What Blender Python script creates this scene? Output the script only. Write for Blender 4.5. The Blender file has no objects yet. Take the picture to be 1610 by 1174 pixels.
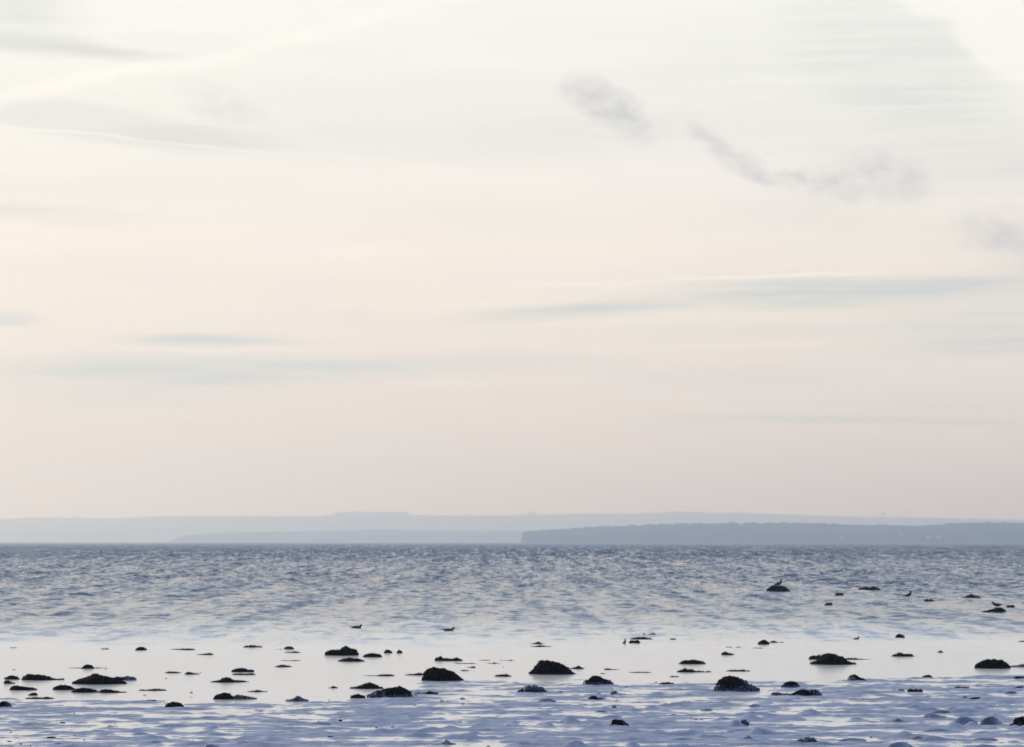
import bpy, math, random
import numpy as np
from mathutils import Vector, Matrix

# ---------------------------------------------------------------- camera
F, W, H, HOR = 4565.0, 1610.0, 1174.0, 851.0       # focal length in photo pixels, photo size, horizon row
CAM_Z = 2.8
TILT = math.atan((HOR - H / 2) / F)
S = bpy.context.scene
C = S.collection
cam_data = bpy.data.cameras.new('camera')
cam_data.sensor_width = 36.0
cam_data.lens = 36.0 * F / W
cam_data.clip_start = 0.5
cam_data.clip_end = 60000.0
cam = bpy.data.objects.new('camera', cam_data)
cam.location = (0, 0, CAM_Z)
cam.rotation_euler = (math.pi / 2 + TILT, 0, 0)
C.objects.link(cam)
S.camera = cam
S.view_settings.view_transform = 'Standard'
S.view_settings.look = 'None'
S.view_settings.gamma = 1.0
S.view_settings.exposure = 0.1
S.view_settings.use_curve_mapping = False
S.cycles.use_denoising = True
S.cycles.volume_bounces = 2
S.cycles.max_bounces = 8
S.cycles.sample_clamp_indirect = 6.0

SUN_EL, SUN_AZ = math.radians(15), math.radians(-36)    # azimuth from +Y (view direction), negative = left


def lin(r, g, b):
    f = lambda c: (c / 255 / 12.92) if c / 255 < 0.04045 else ((c / 255 + 0.055) / 1.055) ** 2.4
    return (f(r), f(g), f(b))


# ---------------------------------------------------------------- world: Nishita sky seen through a high veil of cloud
class NT:
    def __init__(s, t):
        s.t = t

    def n(s, kind, **kw):
        o = s.t.nodes.new(kind)
        for k, v in kw.items():
            setattr(o, k, v)
        return o

    def put(s, sock, v):
        if isinstance(v, bpy.types.NodeSocket):
            s.t.links.new(v, sock)
        elif v is not None:
            sock.default_value = v

    def m(s, op, a, b=None, c=None, clamp=False):
        o = s.n('ShaderNodeMath', operation=op)
        o.use_clamp = clamp
        s.put(o.inputs[0], a)
        s.put(o.inputs[1], b)
        s.put(o.inputs[2], c)
        return o.outputs[0]

    def v(s, op, a, b=None, c=None, scale=None):
        o = s.n('ShaderNodeVectorMath', operation=op)
        s.put(o.inputs[0], a)
        if b is not None: s.put(o.inputs[1], b)
        if c is not None: s.put(o.inputs[2], c)
        if scale is not None: s.put(o.inputs['Scale'], scale)
        return o.outputs['Value'] if op in ('LENGTH', 'DOT_PRODUCT') else o.outputs[0]

    def noise(s, vec, scale, detail=3, rough=0.5, color=False, dist=0.0):
        o = s.n('ShaderNodeTexNoise')
        s.put(o.inputs['Vector'], vec)
        o.inputs['Scale'].default_value = scale
        o.inputs['Detail'].default_value = detail
        o.inputs['Roughness'].default_value = rough
        o.inputs['Distortion'].default_value = dist
        return o.outputs['Color' if color else 'Fac']

    def rng(s, v, a, b, c=0.0, d=1.0, kind='SMOOTHSTEP'):
        o = s.n('ShaderNodeMapRange', interpolation_type=kind)
        o.clamp = True
        s.put(o.inputs['Value'], v)
        for k, x in zip(('From Min', 'From Max', 'To Min', 'To Max'), (a, b, c, d)):
            s.put(o.inputs[k], x)
        return o.outputs[0]

    def mix(s, fac, a, b):
        o = s.n('ShaderNodeMix', data_type='RGBA')
        s.put(o.inputs[0], fac)
        for i, x in ((6, a), (7, b)):
            s.put(o.inputs[i], (x + (1.0,)) if isinstance(x, tuple) and len(x) == 3 else x)
        return o.outputs[2]

    def ramp(s, fac, stops, interp='LINEAR'):
        o = s.n('ShaderNodeValToRGB')
        r = o.color_ramp
        r.interpolation = interp
        while len(r.elements) > 1: r.elements.remove(r.elements[-1])
        r.elements[0].position = stops[0][0]
        r.elements[0].color = tuple(stops[0][1]) + (1,)
        for p, c in stops[1:]:
            e = r.elements.new(p)
            e.color = tuple(c) + (1,)
        s.put(o.inputs[0], fac)
        return o.outputs[0]

    def xyz(s, x, y, z=0.0):
        o = s.n('ShaderNodeCombineXYZ')
        for i, q in enumerate((x, y, z)): s.put(o.inputs[i], q)
        return o.outputs[0]


world = bpy.data.worlds.new('World')
S.world = world
world.use_nodes = True
wt = world.node_tree
for n_ in list(wt.nodes): wt.nodes.remove(n_)
w = NT(wt)
tc = w.n('ShaderNodeTexCoord').outputs['Generated']
sep = w.n('ShaderNodeSeparateXYZ')
w.put(sep.inputs[0], w.v('NORMALIZE', tc))
dx, dy, dz = sep.outputs
# azimuth and elevation of a direction, both in units of 1/4565 rad
AZ = w.m('MULTIPLY', w.m('ARCTAN2', dx, dy), F)
EL = w.m('MULTIPLY', w.m('ARCSINE', dz), F)
P0 = w.xyz(AZ, EL)
sky = w.n('ShaderNodeTexSky', sky_type='NISHITA')
sky.sun_disc = False
sky.sun_elevation = SUN_EL
sky.sun_rotation = SUN_AZ
sky.altitude = 0
sky.air_density = 1.0
sky.dust_density = 0.6
sky.ozone_density = 2.0

K = 1 / 0.1      # the background strength is 0.1
cl = lambda r, g, b: tuple(c * K for c in lin(r, g, b))
deg = lambda d: d / 90.0
px = lambda y: (HOR - y) / F * 180 / math.pi / 90.0
veil = w.ramp(w.m('DIVIDE', EL, F * math.pi / 2), [
    (0.0, cl(226, 214, 203)), (px(800), cl(227, 216, 206)), (px(740), cl(228, 217, 206)), (px(660), cl(233, 223, 211)),
    (px(590), cl(235, 226, 217)), (px(520), cl(241, 233, 221)), (px(440), cl(245, 236, 224)), (px(380), cl(247, 239, 227)),
    (px(310), cl(245, 240, 233)), (px(230), cl(242, 241, 234)), (px(130), cl(244, 244, 237)), (px(0), cl(245, 246, 240)),
    (deg(14), tuple(q * 1.12 for q in cl(252, 253, 252))), (deg(20), cl(206, 223, 250)), (deg(36), cl(140, 170, 228)), (deg(90), cl(112, 146, 216))])

# warped coordinates: WS for long streaks, WP for torn puffs
nz = w.v('SUBTRACT', w.noise(w.v('MULTIPLY', P0, (1 / 420, 1 / 110, 1)), 1.0, 4, 0.55, True), (0.5, 0.5, 0.5))
WS = w.v('MULTIPLY_ADD', nz, (90, 24, 0), P0)
nz2 = w.v('SUBTRACT', w.noise(w.v('MULTIPLY', P0, (1 / 95, 1 / 60, 1)), 1.0, 6, 0.68, True), (0.5, 0.5, 0.5))
WP = w.v('MULTIPLY_ADD', nz2, (70, 50, 0), P0)
nz5 = w.v('SUBTRACT', w.noise(w.v('MULTIPLY', P0, (1 / 26, 1 / 20, 1)), 1.0, 6, 0.7, True), (0.5, 0.5, 0.5))
WP = w.v('MULTIPLY_ADD', nz5, (30, 22, 0), WP)
nz3 = w.v('SUBTRACT', w.noise(w.v('MULTIPLY', P0, (1 / 300, 1 / 160, 1)), 1.0, 3, 0.5, True), (0.5, 0.5, 0.5))
WL = w.v('MULTIPLY_ADD', nz3, (30, 14, 0), P0)
nz4 = w.v('SUBTRACT', w.noise(w.v('MULTIPLY', P0, (1 / 130, 1 / 16, 1)), 1.0, 4, 0.6, True), (0.5, 0.5, 0.5))
WL = w.v('MULTIPLY_ADD', nz4, (90, 14, 0), WL)


def blobs(coord, feats, total=None):
    """Sum of soft ellipses: (x, y, half width, half height, tilt in degrees, strength, inner edge) in photo pixels."""
    for x, y, rx, ry, rot, st, inner in feats:
        o = w.n('ShaderNodeMapping', vector_type='TEXTURE')
        w.put(o.inputs[0], coord)
        o.inputs['Location'].default_value = (x - 805, HOR - y, 0)
        o.inputs['Rotation'].default_value = (0, 0, math.radians(rot))
        o.inputs['Scale'].default_value = (rx, ry, 1)
        d = w.v('LENGTH', w.v('MULTIPLY', o.outputs[0], (1, 1, 0)))
        k = w.rng(d, 1.0, inner, 0.0, st)
        total = k if total is None else w.m('ADD', total, k)
    return total


# long grey-green stratus streaks
streaks = blobs(WS, [
    (1290, 462, 363, 39.15, 1, 0.62, 0.1), (900, 490, 264, 18.85, 3, 0.5, 0.1), (1610, 455, 286, 43.5, 0, 0.4, 0.1),
    (1560, 505, 363, 37.7, 2, 0.3, 0), (1180, 520, 396, 23.2, 1, 0.2, 0), (1580, 545, 286, 31.9, 0, 0.4, 0.1),
    (320, 536, 209, 15.95, 0, 0.5, 0.1), (20, 503, 93.5, 15.95, 2, 0.55, 0.1), (300, 585, 473, 39.15, 0, 0.62, 0.1),
    (150, 625, 418, 29, -1, 0.2, 0), (720, 572, 363, 20.3, 1, 0.35, 0), (1150, 590, 363, 20.3, 0, 0.15, 0),
    (1330, 661, 462, 10.15, -1, 0.4, 0.2), (1480, 640, 330, 29, -1, 0.12, 0), (620, 735, 770, 43.5, 0, 0.1, 0),
    (90, 345, 253, 26.1, -2, 0.3, 0), (880, 215, 363, 49.3, 2, 0.16, 0), (1220, 150, 363, 166.75, -12, 0.12, 0),
    (1510, 250, 286, 174, -14, 0.18, 0), (1400, 100, 242, 130.5, -20, 0.2, 0.3), (30, 30, 143, 87, 0, 0.3, 0)])
lines = blobs(WL, [
    (50, 82, 220, 25, -4, 0.6, 0.15), (200, 93, 160, 16, -3, 0.32, 0.1), (170, 205, 270, 38, -7, 0.34, 0.55),
    (330, 220, 190, 22, -4, 0.25, 0.4), (560, 215, 240, 22, -2, 0.15, 0.0)])
white = blobs(WL, [
    (30, 158, 130, 23, 14, 0.6, 0.25), (140, 133, 120, 19, 14, 0.7, 0.2), (260, 110, 140, 15, 10, 0.6, 0.2),
    (400, 78, 150, 20, 15, 0.55, 0.2), (520, 48, 150, 21, 16, 0.55, 0.2), (650, 15, 170, 17, 14, 0.5, 0.2),
    (60, 214, 190, 4, -3, 0.7, 0.2), (300, 231, 230, 3.5, -5, 0.5, 0.2), (560, 250, 230, 5, -5, 0.3, 0.2),
    (900, 447, 260, 5, 2, 0.45, 0.1), (1230, 434, 330, 4, 1, 0.75, 0.1), (720, 483, 220, 4, 3, 0.35, 0.1),
    (500, 395, 330, 24, 3, 0.28, 0.0), (1500, 15, 115, 34, -8, 0.8, 0.65), (1600, 70, 120, 78, -24, 0.9, 0.75),
    (350, 552, 420, 5, 1, 0.3, 0.1), (760, 598, 330, 5, 1, 0.25, 0.1), (1150, 545, 330, 5, 1, 0.25, 0.1)])
puffs = blobs(WP, [
    (935, 155, 80.52, 42.9, -30, 0.85, 0.1), (985, 190, 85.4, 44.2, -34, 0.8, 0.1), (1115, 222, 53.68, 26, -24, 0.75, 0.1),
    (1170, 262, 67.1, 32.5, -25, 0.75, 0.1), (1235, 286, 91.5, 26, -10, 0.7, 0.1), (1330, 300, 115.9, 41.6, -6, 0.72, 0.1),
    (1420, 285, 73.2, 46.8, -30, 0.72, 0.1), (1365, 262, 61, 36.4, 10, 0.4, 0.1), (355, 180, 115.9, 46.8, -24, 0.36, 0.1),
    (1560, 372, 91.5, 54.6, -6, 0.62, 0.1), (1612, 395, 85.4, 65, 0, 0.5, 0.1), (1595, 270, 36.6, 26, 0, 0.35, 0.1),
    (960, 285, 85.4, 44.2, -20, 0.12, 0), (1300, 345, 231.8, 44.2, -8, 0.18, 0)])
torn = w.rng(w.noise(w.v('MULTIPLY', P0, (1 / 44, 1 / 30, 1)), 1.0, 6, 0.6), 0.28, 0.72)
puffs = w.m('MULTIPLY', w.m('MINIMUM', puffs, 0.9), w.m('MULTIPLY_ADD', torn, 0.85, 0.28))
streaks = w.m('MULTIPLY', streaks, w.rng(w.noise(w.v('MULTIPLY', P0, (1 / 380, 1 / 17, 1)), 1.0, 5, 0.6), 0.3, 0.68, 0.5, 1.15))
# cirrus over the rest of the dome, faint inside the frame
band = w.noise(w.v('MULTIPLY', P0, (1 / 900, 1 / 120, 1)), 1.0, 5, 0.6, dist=0.3)
fibre = w.noise(w.v('MULTIPLY', P0, (1 / 340, 1 / 20, 1)), 1.0, 4, 0.55)

nish = w.mix(1.0, (1, 1, 1), sky.outputs[0])
high = w.rng(w.m('DIVIDE', EL, F), math.radians(8), math.radians(45), 0.0, 0.55)
col = w.mix(high, veil, w.v('SCALE', nish, scale=1.3))
col = w.mix(w.rng(band, 0.32, 0.66, 0.26, 0.0), col, cl(216, 216, 212))
col = w.mix(w.rng(fibre, 0.35, 0.75, 0.0, 0.16), col, cl(252, 247, 240))
col = w.mix(w.m('MINIMUM', w.m('MULTIPLY', streaks, 1.6), 0.95), col, cl(204, 209, 205))
col = w.mix(w.m('MINIMUM', w.m('MULTIPLY', lines, 1.35), 0.9), col, cl(216, 217, 213))
col = w.mix(w.m('MINIMUM', w.m('MULTIPLY', white, 0.9), 0.9), col, cl(251, 249, 243))
col = w.mix(w.m('MINIMUM', puffs, 0.9), col, cl(204, 203, 203))
# warmer towards the left, where the sun stands; below the horizon the far haze
side = w.rng(AZ, -1400, 1400, 0.0, 1.0)
col = w.v('MULTIPLY', col, w.mix(side, (1.012, 1.0, 0.985), (0.985, 0.995, 1.01)))
bg = w.n('ShaderNodeBackground')
bg.inputs['Strength'].default_value = 0.1
w.put(bg.inputs['Color'], col)
out = w.n('ShaderNodeOutputWorld')
wt.links.new(bg.outputs[0], out.inputs[0])

# ---------------------------------------------------------------- sun: low, veiled
sun_data = bpy.data.lights.new('sun', 'SUN')
sun_data.energy = 1.65
sun_data.angle = math.radians(14)
sun_data.color = (1.0, 0.815, 0.57)
sun = bpy.data.objects.new('sun', sun_data)
sd = Vector((math.sin(SUN_AZ) * math.cos(SUN_EL), math.cos(SUN_AZ) * math.cos(SUN_EL), math.sin(SUN_EL)))
sun.rotation_euler = sd.to_track_quat('Z', 'Y').to_euler()
C.objects.link(sun)

# ---------------------------------------------------------------- helpers
CT, ST = math.cos(TILT), math.sin(TILT)


def ray(pxl, pyl):
    """Direction through a photo pixel."""
    u, v = (pxl - W / 2) / F, (H / 2 - pyl) / F
    return Vector((u, CT - v * ST, ST + v * CT))


def at(pxl, pyl, z=0.0):
    """The point of the plane at height z seen at a photo pixel."""
    d = ray(pxl, pyl)
    t = (z - CAM_Z) / d.z
    return Vector((d.x * t, d.y * t, z))


def depth_of_row(pyl):
    return at(W / 2, pyl).y


_rs = np.random.RandomState(7)
_perm = _rs.permutation(65536).astype(np.int64)
_gang = _rs.rand(65536) * 2 * np.pi
_gx, _gy = np.cos(_gang), np.sin(_gang)


def _h(ix, iy, seed):
    return _perm[(ix * 7919 + _perm[(iy * 31 + seed * 1013) & 65535]) & 65535]


def perlin(x, y, seed=0):
    ix, iy = np.floor(x).astype(np.int64), np.floor(y).astype(np.int64)
    fx, fy = x - ix, y - iy
    u, v = fx * fx * fx * (fx * (fx * 6 - 15) + 10), fy * fy * fy * (fy * (fy * 6 - 15) + 10)

    def g(a, b):
        k = _h(ix + a, iy + b, seed)
        return _gx[k] * (fx - a) + _gy[k] * (fy - b)
    n0 = g(0, 0) * (1 - u) + g(1, 0) * u
    n1 = g(0, 1) * (1 - u) + g(1, 1) * u
    return (n0 * (1 - v) + n1 * v) * 1.5


def fbm(x, y, seed=0, octv=3, gain=0.5):
    t, a, f = 0.0, 1.0, 1.0
    for i in range(octv):
        t = t + a * perlin(x * f, y * f, seed + i * 17)
        a *= gain
        f *= 2.03
    return t


def sstep(x, a, b):
    t = np.clip((x - a) / (b - a), 0, 1)
    return t * t * (3 - 2 * t)


def grid_faces(nr, nc):
    r, c = np.meshgrid(np.arange(nr - 1), np.arange(nc - 1), indexing='ij')
    a = (r * nc + c).ravel()
    return np.stack([a, a + 1, a + nc + 1, a + nc], 1).astype(np.int32)


def mesh_np(name, verts, faces, mats, smooth=True, mat_idx=None):
    """verts (n,3), faces (m,4) quads or (m,3)."""
    me = bpy.data.meshes.new(name)
    k = faces.shape[1]
    me.vertices.add(len(verts))
    me.vertices.foreach_set('co', np.ascontiguousarray(verts, dtype=np.float32).ravel())
    me.loops.add(faces.size)
    me.loops.foreach_set('vertex_index', np.ascontiguousarray(faces, dtype=np.int32).ravel())
    me.polygons.add(len(faces))
    me.polygons.foreach_set('loop_start', np.arange(0, faces.size, k, dtype=np.int32))
    me.polygons.foreach_set('use_smooth', np.full(len(faces), smooth, dtype=bool))
    for m_ in (mats if isinstance(mats, (list, tuple)) else [mats]): me.materials.append(m_)
    if mat_idx is not None:
        me.polygons.foreach_set('material_index', np.ascontiguousarray(mat_idx, dtype=np.int32))
    me.update(calc_edges=True)
    me.validate()
    return me


def link(name, me, parent=None, label=None, cat=None, group=None, kind=None, loc=None):
    o = bpy.data.objects.new(name, me)
    C.objects.link(o)
    if parent is not None: o.parent = parent
    if loc is not None: o.location = loc
    if label: o['label'] = label
    if cat: o['category'] = cat
    if group: o['group'] = group
    if kind: o['kind'] = kind
    return o


def material(name, base, rough=0.6, spec=0.5, ior=1.45):
    m_ = bpy.data.materials.new(name)
    m_.use_nodes = True
    t = NT(m_.node_tree)
    b = m_.node_tree.nodes['Principled BSDF']
    b.inputs['Base Color'].default_value = tuple(base) + (1,)
    b.inputs['Roughness'].default_value = rough
    b.inputs['Specular IOR Level'].default_value = spec
    b.inputs['IOR'].default_value = ior
    return m_, t, b


# ---------------------------------------------------------------- materials
def geo_pos(t):
    return t.n('ShaderNodeNewGeometry')


M_water, t, b = material('sea_water', (0.018, 0.035, 0.055), 0.12, 0.5, 1.33)
g = geo_pos(t)
pos = g.outputs['Position']
n1 = t.v('SUBTRACT', t.noise(t.v('MULTIPLY', pos, (1.4, 2.6, 0)), 1.0, 3, 0.6, True), (0.5, 0.5, 0.5))
spy = t.n('ShaderNodeSeparateXYZ')
t.put(spy.inputs[0], pos)
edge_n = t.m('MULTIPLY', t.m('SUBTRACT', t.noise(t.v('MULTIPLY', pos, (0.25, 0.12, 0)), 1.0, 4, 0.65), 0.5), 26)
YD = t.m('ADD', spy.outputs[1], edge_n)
amp = t.rng(spy.outputs[1], 76, 250, 0.03, 1.1)
amp = t.m('ADD', amp, t.rng(YD, 71, 88, 0.02, 0.3))
t.put(b.inputs['Roughness'], t.rng(spy.outputs[1], 72, 90, 0.17, 0.12))
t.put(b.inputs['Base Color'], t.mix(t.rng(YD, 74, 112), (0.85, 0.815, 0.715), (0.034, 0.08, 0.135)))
gust = None
for sx_, sy_ in ((1.6, 0.22), (0.9, 0.045), (0.4, 0.0075), (3.2, 0.9)):
    q_ = t.noise(t.v('MULTIPLY', pos, (sx_, sy_, 0)), 1.0, 2, 0.6)
    q_ = t.m('SUBTRACT', q_, 0.5)
    gust = q_ if gust is None else t.m('ADD', gust, q_)
front = t.m('ADD', t.rng(spy.outputs[1], 80, 230, -0.085, -0.15), t.rng(spy.outputs[1], 200, 800, 0.0, -0.22))
lean = t.xyz(0.0, t.m('MULTIPLY', front, t.m('MULTIPLY_ADD', gust, 3.0, 1.0)), 0.0)
lean = t.v('MULTIPLY', lean, t.xyz(0.0, t.rng(YD, 71, 89), 0.0))
tiltv = t.v('MULTIPLY', t.v('SCALE', n1, scale=amp), (1.0, 1.4, 0))
t.put(b.inputs['Normal'], t.v('NORMALIZE', t.v('ADD', lean, t.v('ADD', g.outputs['Normal'], tiltv))))

M_ice, t, b = material('shore_ice', (0.5, 0.56, 0.68), 0.5, 0.5, 1.31)
pos = geo_pos(t).outputs['Position']
spz = t.n('ShaderNodeSeparateXYZ')
t.put(spz.inputs[0], pos)
n1 = t.noise(pos, 2.0, 5, 0.6)
dry = t.ramp(n1, [(0.3, (0.18, 0.225, 0.31)), (0.5, (0.32, 0.37, 0.475)), (0.72, (0.48, 0.525, 0.61))])
# wet rim: slush soaked by the melt water is smoother and greyer
wet = t.rng(t.m('ADD', spz.outputs[2], t.m('MULTIPLY', t.m('SUBTRACT', t.noise(pos, 5.0, 4, 0.6), 0.5), 0.014)), 0.0, 0.009, 1.0, 0.0)
t.put(b.inputs['Base Color'], t.mix(wet, dry, (0.42, 0.43, 0.46)))
t.put(b.inputs['Roughness'], t.m('MULTIPLY_ADD', wet, -0.38, 0.56))
bm_ = t.n('ShaderNodeBump')
bm_.inputs['Distance'].default_value = 0.02
bm_.inputs['Strength'].default_value = 0.5
t.put(bm_.inputs['Height'], t.noise(pos, 14, 4, 0.6))
t.put(b.inputs['Normal'], bm_.outputs[0])

M_crust, t, b = material('ice_crust', (0.4, 0.46, 0.6), 0.4, 0.5, 1.31)
pos = geo_pos(t).outputs['Position']
n1 = t.noise(pos, 4, 4, 0.55)
t.put(b.inputs['Base Color'], t.ramp(n1, [(0.32, (0.05, 0.065, 0.12)), (0.5, (0.13, 0.165, 0.26)), (0.7, (0.28, 0.33, 0.43))]))
bm_ = t.n('ShaderNodeBump')
bm_.inputs['Distance'].default_value = 0.012
bm_.inputs['Strength'].default_value = 0.5
t.put(bm_.inputs['Height'], t.noise(pos, 22, 4, 0.6))
t.put(b.inputs['Normal'], bm_.outputs[0])

M_glaze, t, b = material('ice_glaze', (0.03, 0.04, 0.09), 0.4, 0.4, 1.31)
pos = geo_pos(t).outputs['Position']
t.put(b.inputs['Base Color'], t.ramp(t.noise(pos, 11, 5, 0.65), [(0.35, (0.012, 0.015, 0.03)), (0.52, (0.03, 0.04, 0.09)), (0.72, (0.16, 0.19, 0.31))]))
bm_ = t.n('ShaderNodeBump')
bm_.inputs['Distance'].default_value = 0.02
t.put(bm_.inputs['Height'], t.noise(pos, 22, 4, 0.6))
t.put(b.inputs['Normal'], bm_.outputs[0])

M_rock, t, b = material('wet_dark_stone', (0.012, 0.011, 0.011), 0.85, 0.06)
pos = geo_pos(t).outputs['Position']
n1 = t.noise(pos, 12, 5, 0.65)
t.put(b.inputs['Base Color'], t.ramp(n1, [(0.35, (0.004, 0.0035, 0.0038)), (0.6, (0.008, 0.007, 0.0075)), (0.8, (0.032, 0.030, 0.031))]))
bm_ = t.n('ShaderNodeBump')
bm_.inputs['Distance'].default_value = 0.03
t.put(bm_.inputs['Height'], t.noise(pos, 25, 5, 0.7))
t.put(b.inputs['Normal'], bm_.outputs[0])

M_weed, t, b = material('brown_seaweed', (0.016, 0.013, 0.008), 0.85, 0.08)
pos = geo_pos(t).outputs['Position']
t.put(b.inputs['Base Color'], t.ramp(t.noise(pos, 16, 3, 0.6), [(0.35, (0.004, 0.0035, 0.003)), (0.7, (0.014, 0.012, 0.009))]))

M_hill, t, b = material('wooded_hillside', (0.05, 0.06, 0.06), 0.95, 0.1)
pos = geo_pos(t).outputs['Position']
n1 = t.noise(t.v('MULTIPLY', pos, (1, 0.4, 1)), 0.02, 5, 0.6)
t.put(b.inputs['Base Color'], t.ramp(n1, [(0.35, (0.045, 0.05, 0.05)), (0.55, (0.06, 0.065, 0.06)), (0.75, (0.10, 0.10, 0.095))]))

M_white, _, _ = material('white_render', (0.36, 0.36, 0.35), 0.8)
M_roof, _, _ = material('grey_roof', (0.12, 0.10, 0.10), 0.8)
M_concrete, _, _ = material('concrete', (0.3, 0.3, 0.3), 0.8)
M_steel, _, _ = material('grey_steel', (0.2, 0.2, 0.21), 0.6)
M_gull_back, _, _ = material('gull_grey_feathers', (0.05, 0.053, 0.065), 0.8, 0.2)
M_gull_white, _, _ = material('gull_pale_feathers', (0.16, 0.17, 0.20), 0.8, 0.2)
M_gull_dark, _, _ = material('dark_feathers', (0.02, 0.02, 0.025), 0.8, 0.2)
M_bill, _, _ = material('bird_bill', (0.10, 0.06, 0.02), 0.5)
M_leg, _, _ = material('bird_leg', (0.12, 0.07, 0.05), 0.6)

# ---------------------------------------------------------------- haze
HAZE_D = 2.1e-4
m_haze = bpy.data.materials.new('sea_haze')
m_haze.use_nodes = True
ht = m_haze.node_tree
for n_ in list(ht.nodes): ht.nodes.remove(n_)
pv = ht.nodes.new('ShaderNodeVolumePrincipled')
pv.inputs['Color'].default_value = (0.52, 0.70, 1.0, 1)
pv.inputs['Density'].default_value = HAZE_D
pv.inputs['Anisotropy'].default_value = 0.5
pv.inputs['Absorption Color'].default_value = (1, 1, 1, 1)
ho = ht.nodes.new('ShaderNodeOutputMaterial')
ht.links.new(pv.outputs[0], ho.inputs['Volume'])
X1, Y0, Y1, Z0, Z1 = 9000.0, -1500.0, 17500.0, -9.0, 262.0
hv = np.array([(sx, sy, sz) for sz in (Z0, Z1) for sy in (Y0, Y1) for sx in (-X1, X1)])
hf = np.array([(0, 2, 3, 1), (4, 5, 7, 6), (0, 1, 5, 4), (2, 6, 7, 3), (0, 4, 6, 2), (1, 3, 7, 5)])
link('haze', mesh_np('haze', hv, hf, m_haze, False), kind='stuff')

# ---------------------------------------------------------------- sea
TANW = math.tan(math.radians(13.2))


def columns(n, outer):
    """-1..1 dense part plus coarse outer columns; the value is multiplied by the fan's half width at each depth."""
    inner = np.linspace(-1, 1, n)
    q = np.array(outer)
    return np.concatenate([-q[::-1], inner, q])


def calm_edge(x_over_y):
    """Depth at which the ripples begin, for a lateral direction."""
    pxx = 805 + F * x_over_y
    row = np.interp(pxx, [-400, 0, 200, 540, 900, 1100, 1350, 1610, 2000], [1016, 1013, 1018, 1014, 1006, 999, 998, 994, 992])
    return CAM_Z * F / (row - HOR)


OUTER = [(1224, 930, 38), (1368, 927, 37), (1320, 936, 15), (1528, 939, 31), (1565, 962, 42), (1590, 955, 15), (1461, 945, 17), (1303, 950, 13),
         (1478, 968, 17), (1428, 941, 12), (560, 987, 20), (705, 992, 20)]


def build_sea():
    deps = list(np.arange(12.0, 70.0, 0.8))
    d = 70.0
    while d < 12000:
        deps.append(d)
        d += 0.25 * (d / 80) ** 1.3
    deps += [13000, 15000, 18000]
    D = np.array(deps)[:, None]
    u = columns(980, [1.04, 1.12, 1.3, 1.7, 2.5, 4.0])[None, :]
    X = u * (4 + D * TANW)
    Y = D + 0 * X
    step = 0.25 * (D / 80) ** 1.3
    ratio = X / Y
    edge = calm_edge(ratio) + 5 * fbm(X / 5, Y / 9, 3)
    a = sstep(D, edge - 3, edge + 5) * 0.30 + sstep(D, 120, 260) * 0.42
    patch = np.clip(1 + 0.3 * fbm(X / (6 + D * 0.05), Y / (8 + D * 0.35), 11, 3), 0.25, 1.8)
    Z = 0 * X
    # (wavelength in depth, crest length, slope)
    for i, (ly, lx, sl) in enumerate([(0.55, 0.55, .10), (0.9, 0.8, .13), (1.7, 1.1, .12), (3.2, 1.5, .085), (6.0, 2.0, .05), (11, 2.6, .034), (21, 4, .022), (42, 7, .012), (85, 12, .008)]):
        fade = sstep(ly / step, 1.6, 3.2)
        if fade.max() <= 0: continue
        amp = min(ly * sl / 2.0, 0.24)
        n = perlin(X / lx + 0.08 * Y / ly, Y / ly, 40 + i)
        n = n + 0.35 * np.abs(perlin(X / lx * 1.7, Y / ly * 1.4, 70 + i))
        Z = Z + fade * amp * n
    Z = Z * a * patch
    Z = Z + (1 - a) * 0.0035 * perlin(X / 2.2, Y / 0.9, 5) * np.clip(perlin(X / 14, Y / 8, 6) + 0.35, 0, 1)
    # long low swells that show as dark lines off the left-hand flats
    for (x0, x1, row, hgt) in [(60, 165, 938, .10), (205, 345, 939, .12), (200, 330, 930, .07), (70, 195, 967, .10), (235, 300, 967, .06),
                               (0, 60, 967, .05), (340, 410, 918, .09), (420, 470, 908, .10), (110, 165, 903, .09), (0, 110, 924, .06), (300, 420, 896, .06)]:
        yy = depth_of_row(row)
        xc, hw = (x0 + x1) / 2 - 805, (x1 - x0) / 2
        pxx = ratio * F
        m_ = np.clip(1 - np.abs((pxx - xc) / hw), 0, 1) ** 0.5
        y2 = yy + yy * 0.008 * fbm(X / 4, X * 0 + row, 9, 2)
        Z = Z + 1.7 * hgt * m_ * np.exp(-((Y - y2) / 1.1) ** 2) * (0.75 + 0.5 * perlin(X / 1.5, Y * 0 + row / 7, 12))
    # the shoals round the outer stones flatten the chop
    for sx_, row, wd in OUTER:
        q = at(sx_, row)
        Z = Z * (1 - 0.92 * np.exp(-((X - q.x) / (wd / F * q.y * 0.7 + 0.5)) ** 2 - ((Y - q.y + 4) / 9) ** 2))
    V = np.stack([X, Y, Z], -1).reshape(-1, 3)
    me = mesh_np('sea', V, grid_faces(*X.shape), M_water)
    link('sea', me, kind='structure')


build_sea()


# ---------------------------------------------------------------- frozen slush on the flats, rising to the beach under the camera
def ice_edge(ratio):
    pxx = 805 + F * ratio
    row = np.interp(pxx, [-400, 0, 150, 300, 520, 600, 680, 760, 1000, 1120, 1300, 1400, 1480, 1610, 2000],
                    [1092, 1093, 1097, 1096, 1097, 1090, 1070, 1066, 1068, 1064, 1068, 1063, 1058, 1056, 1055])
    return CAM_Z * F / (row - HOR)


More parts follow.
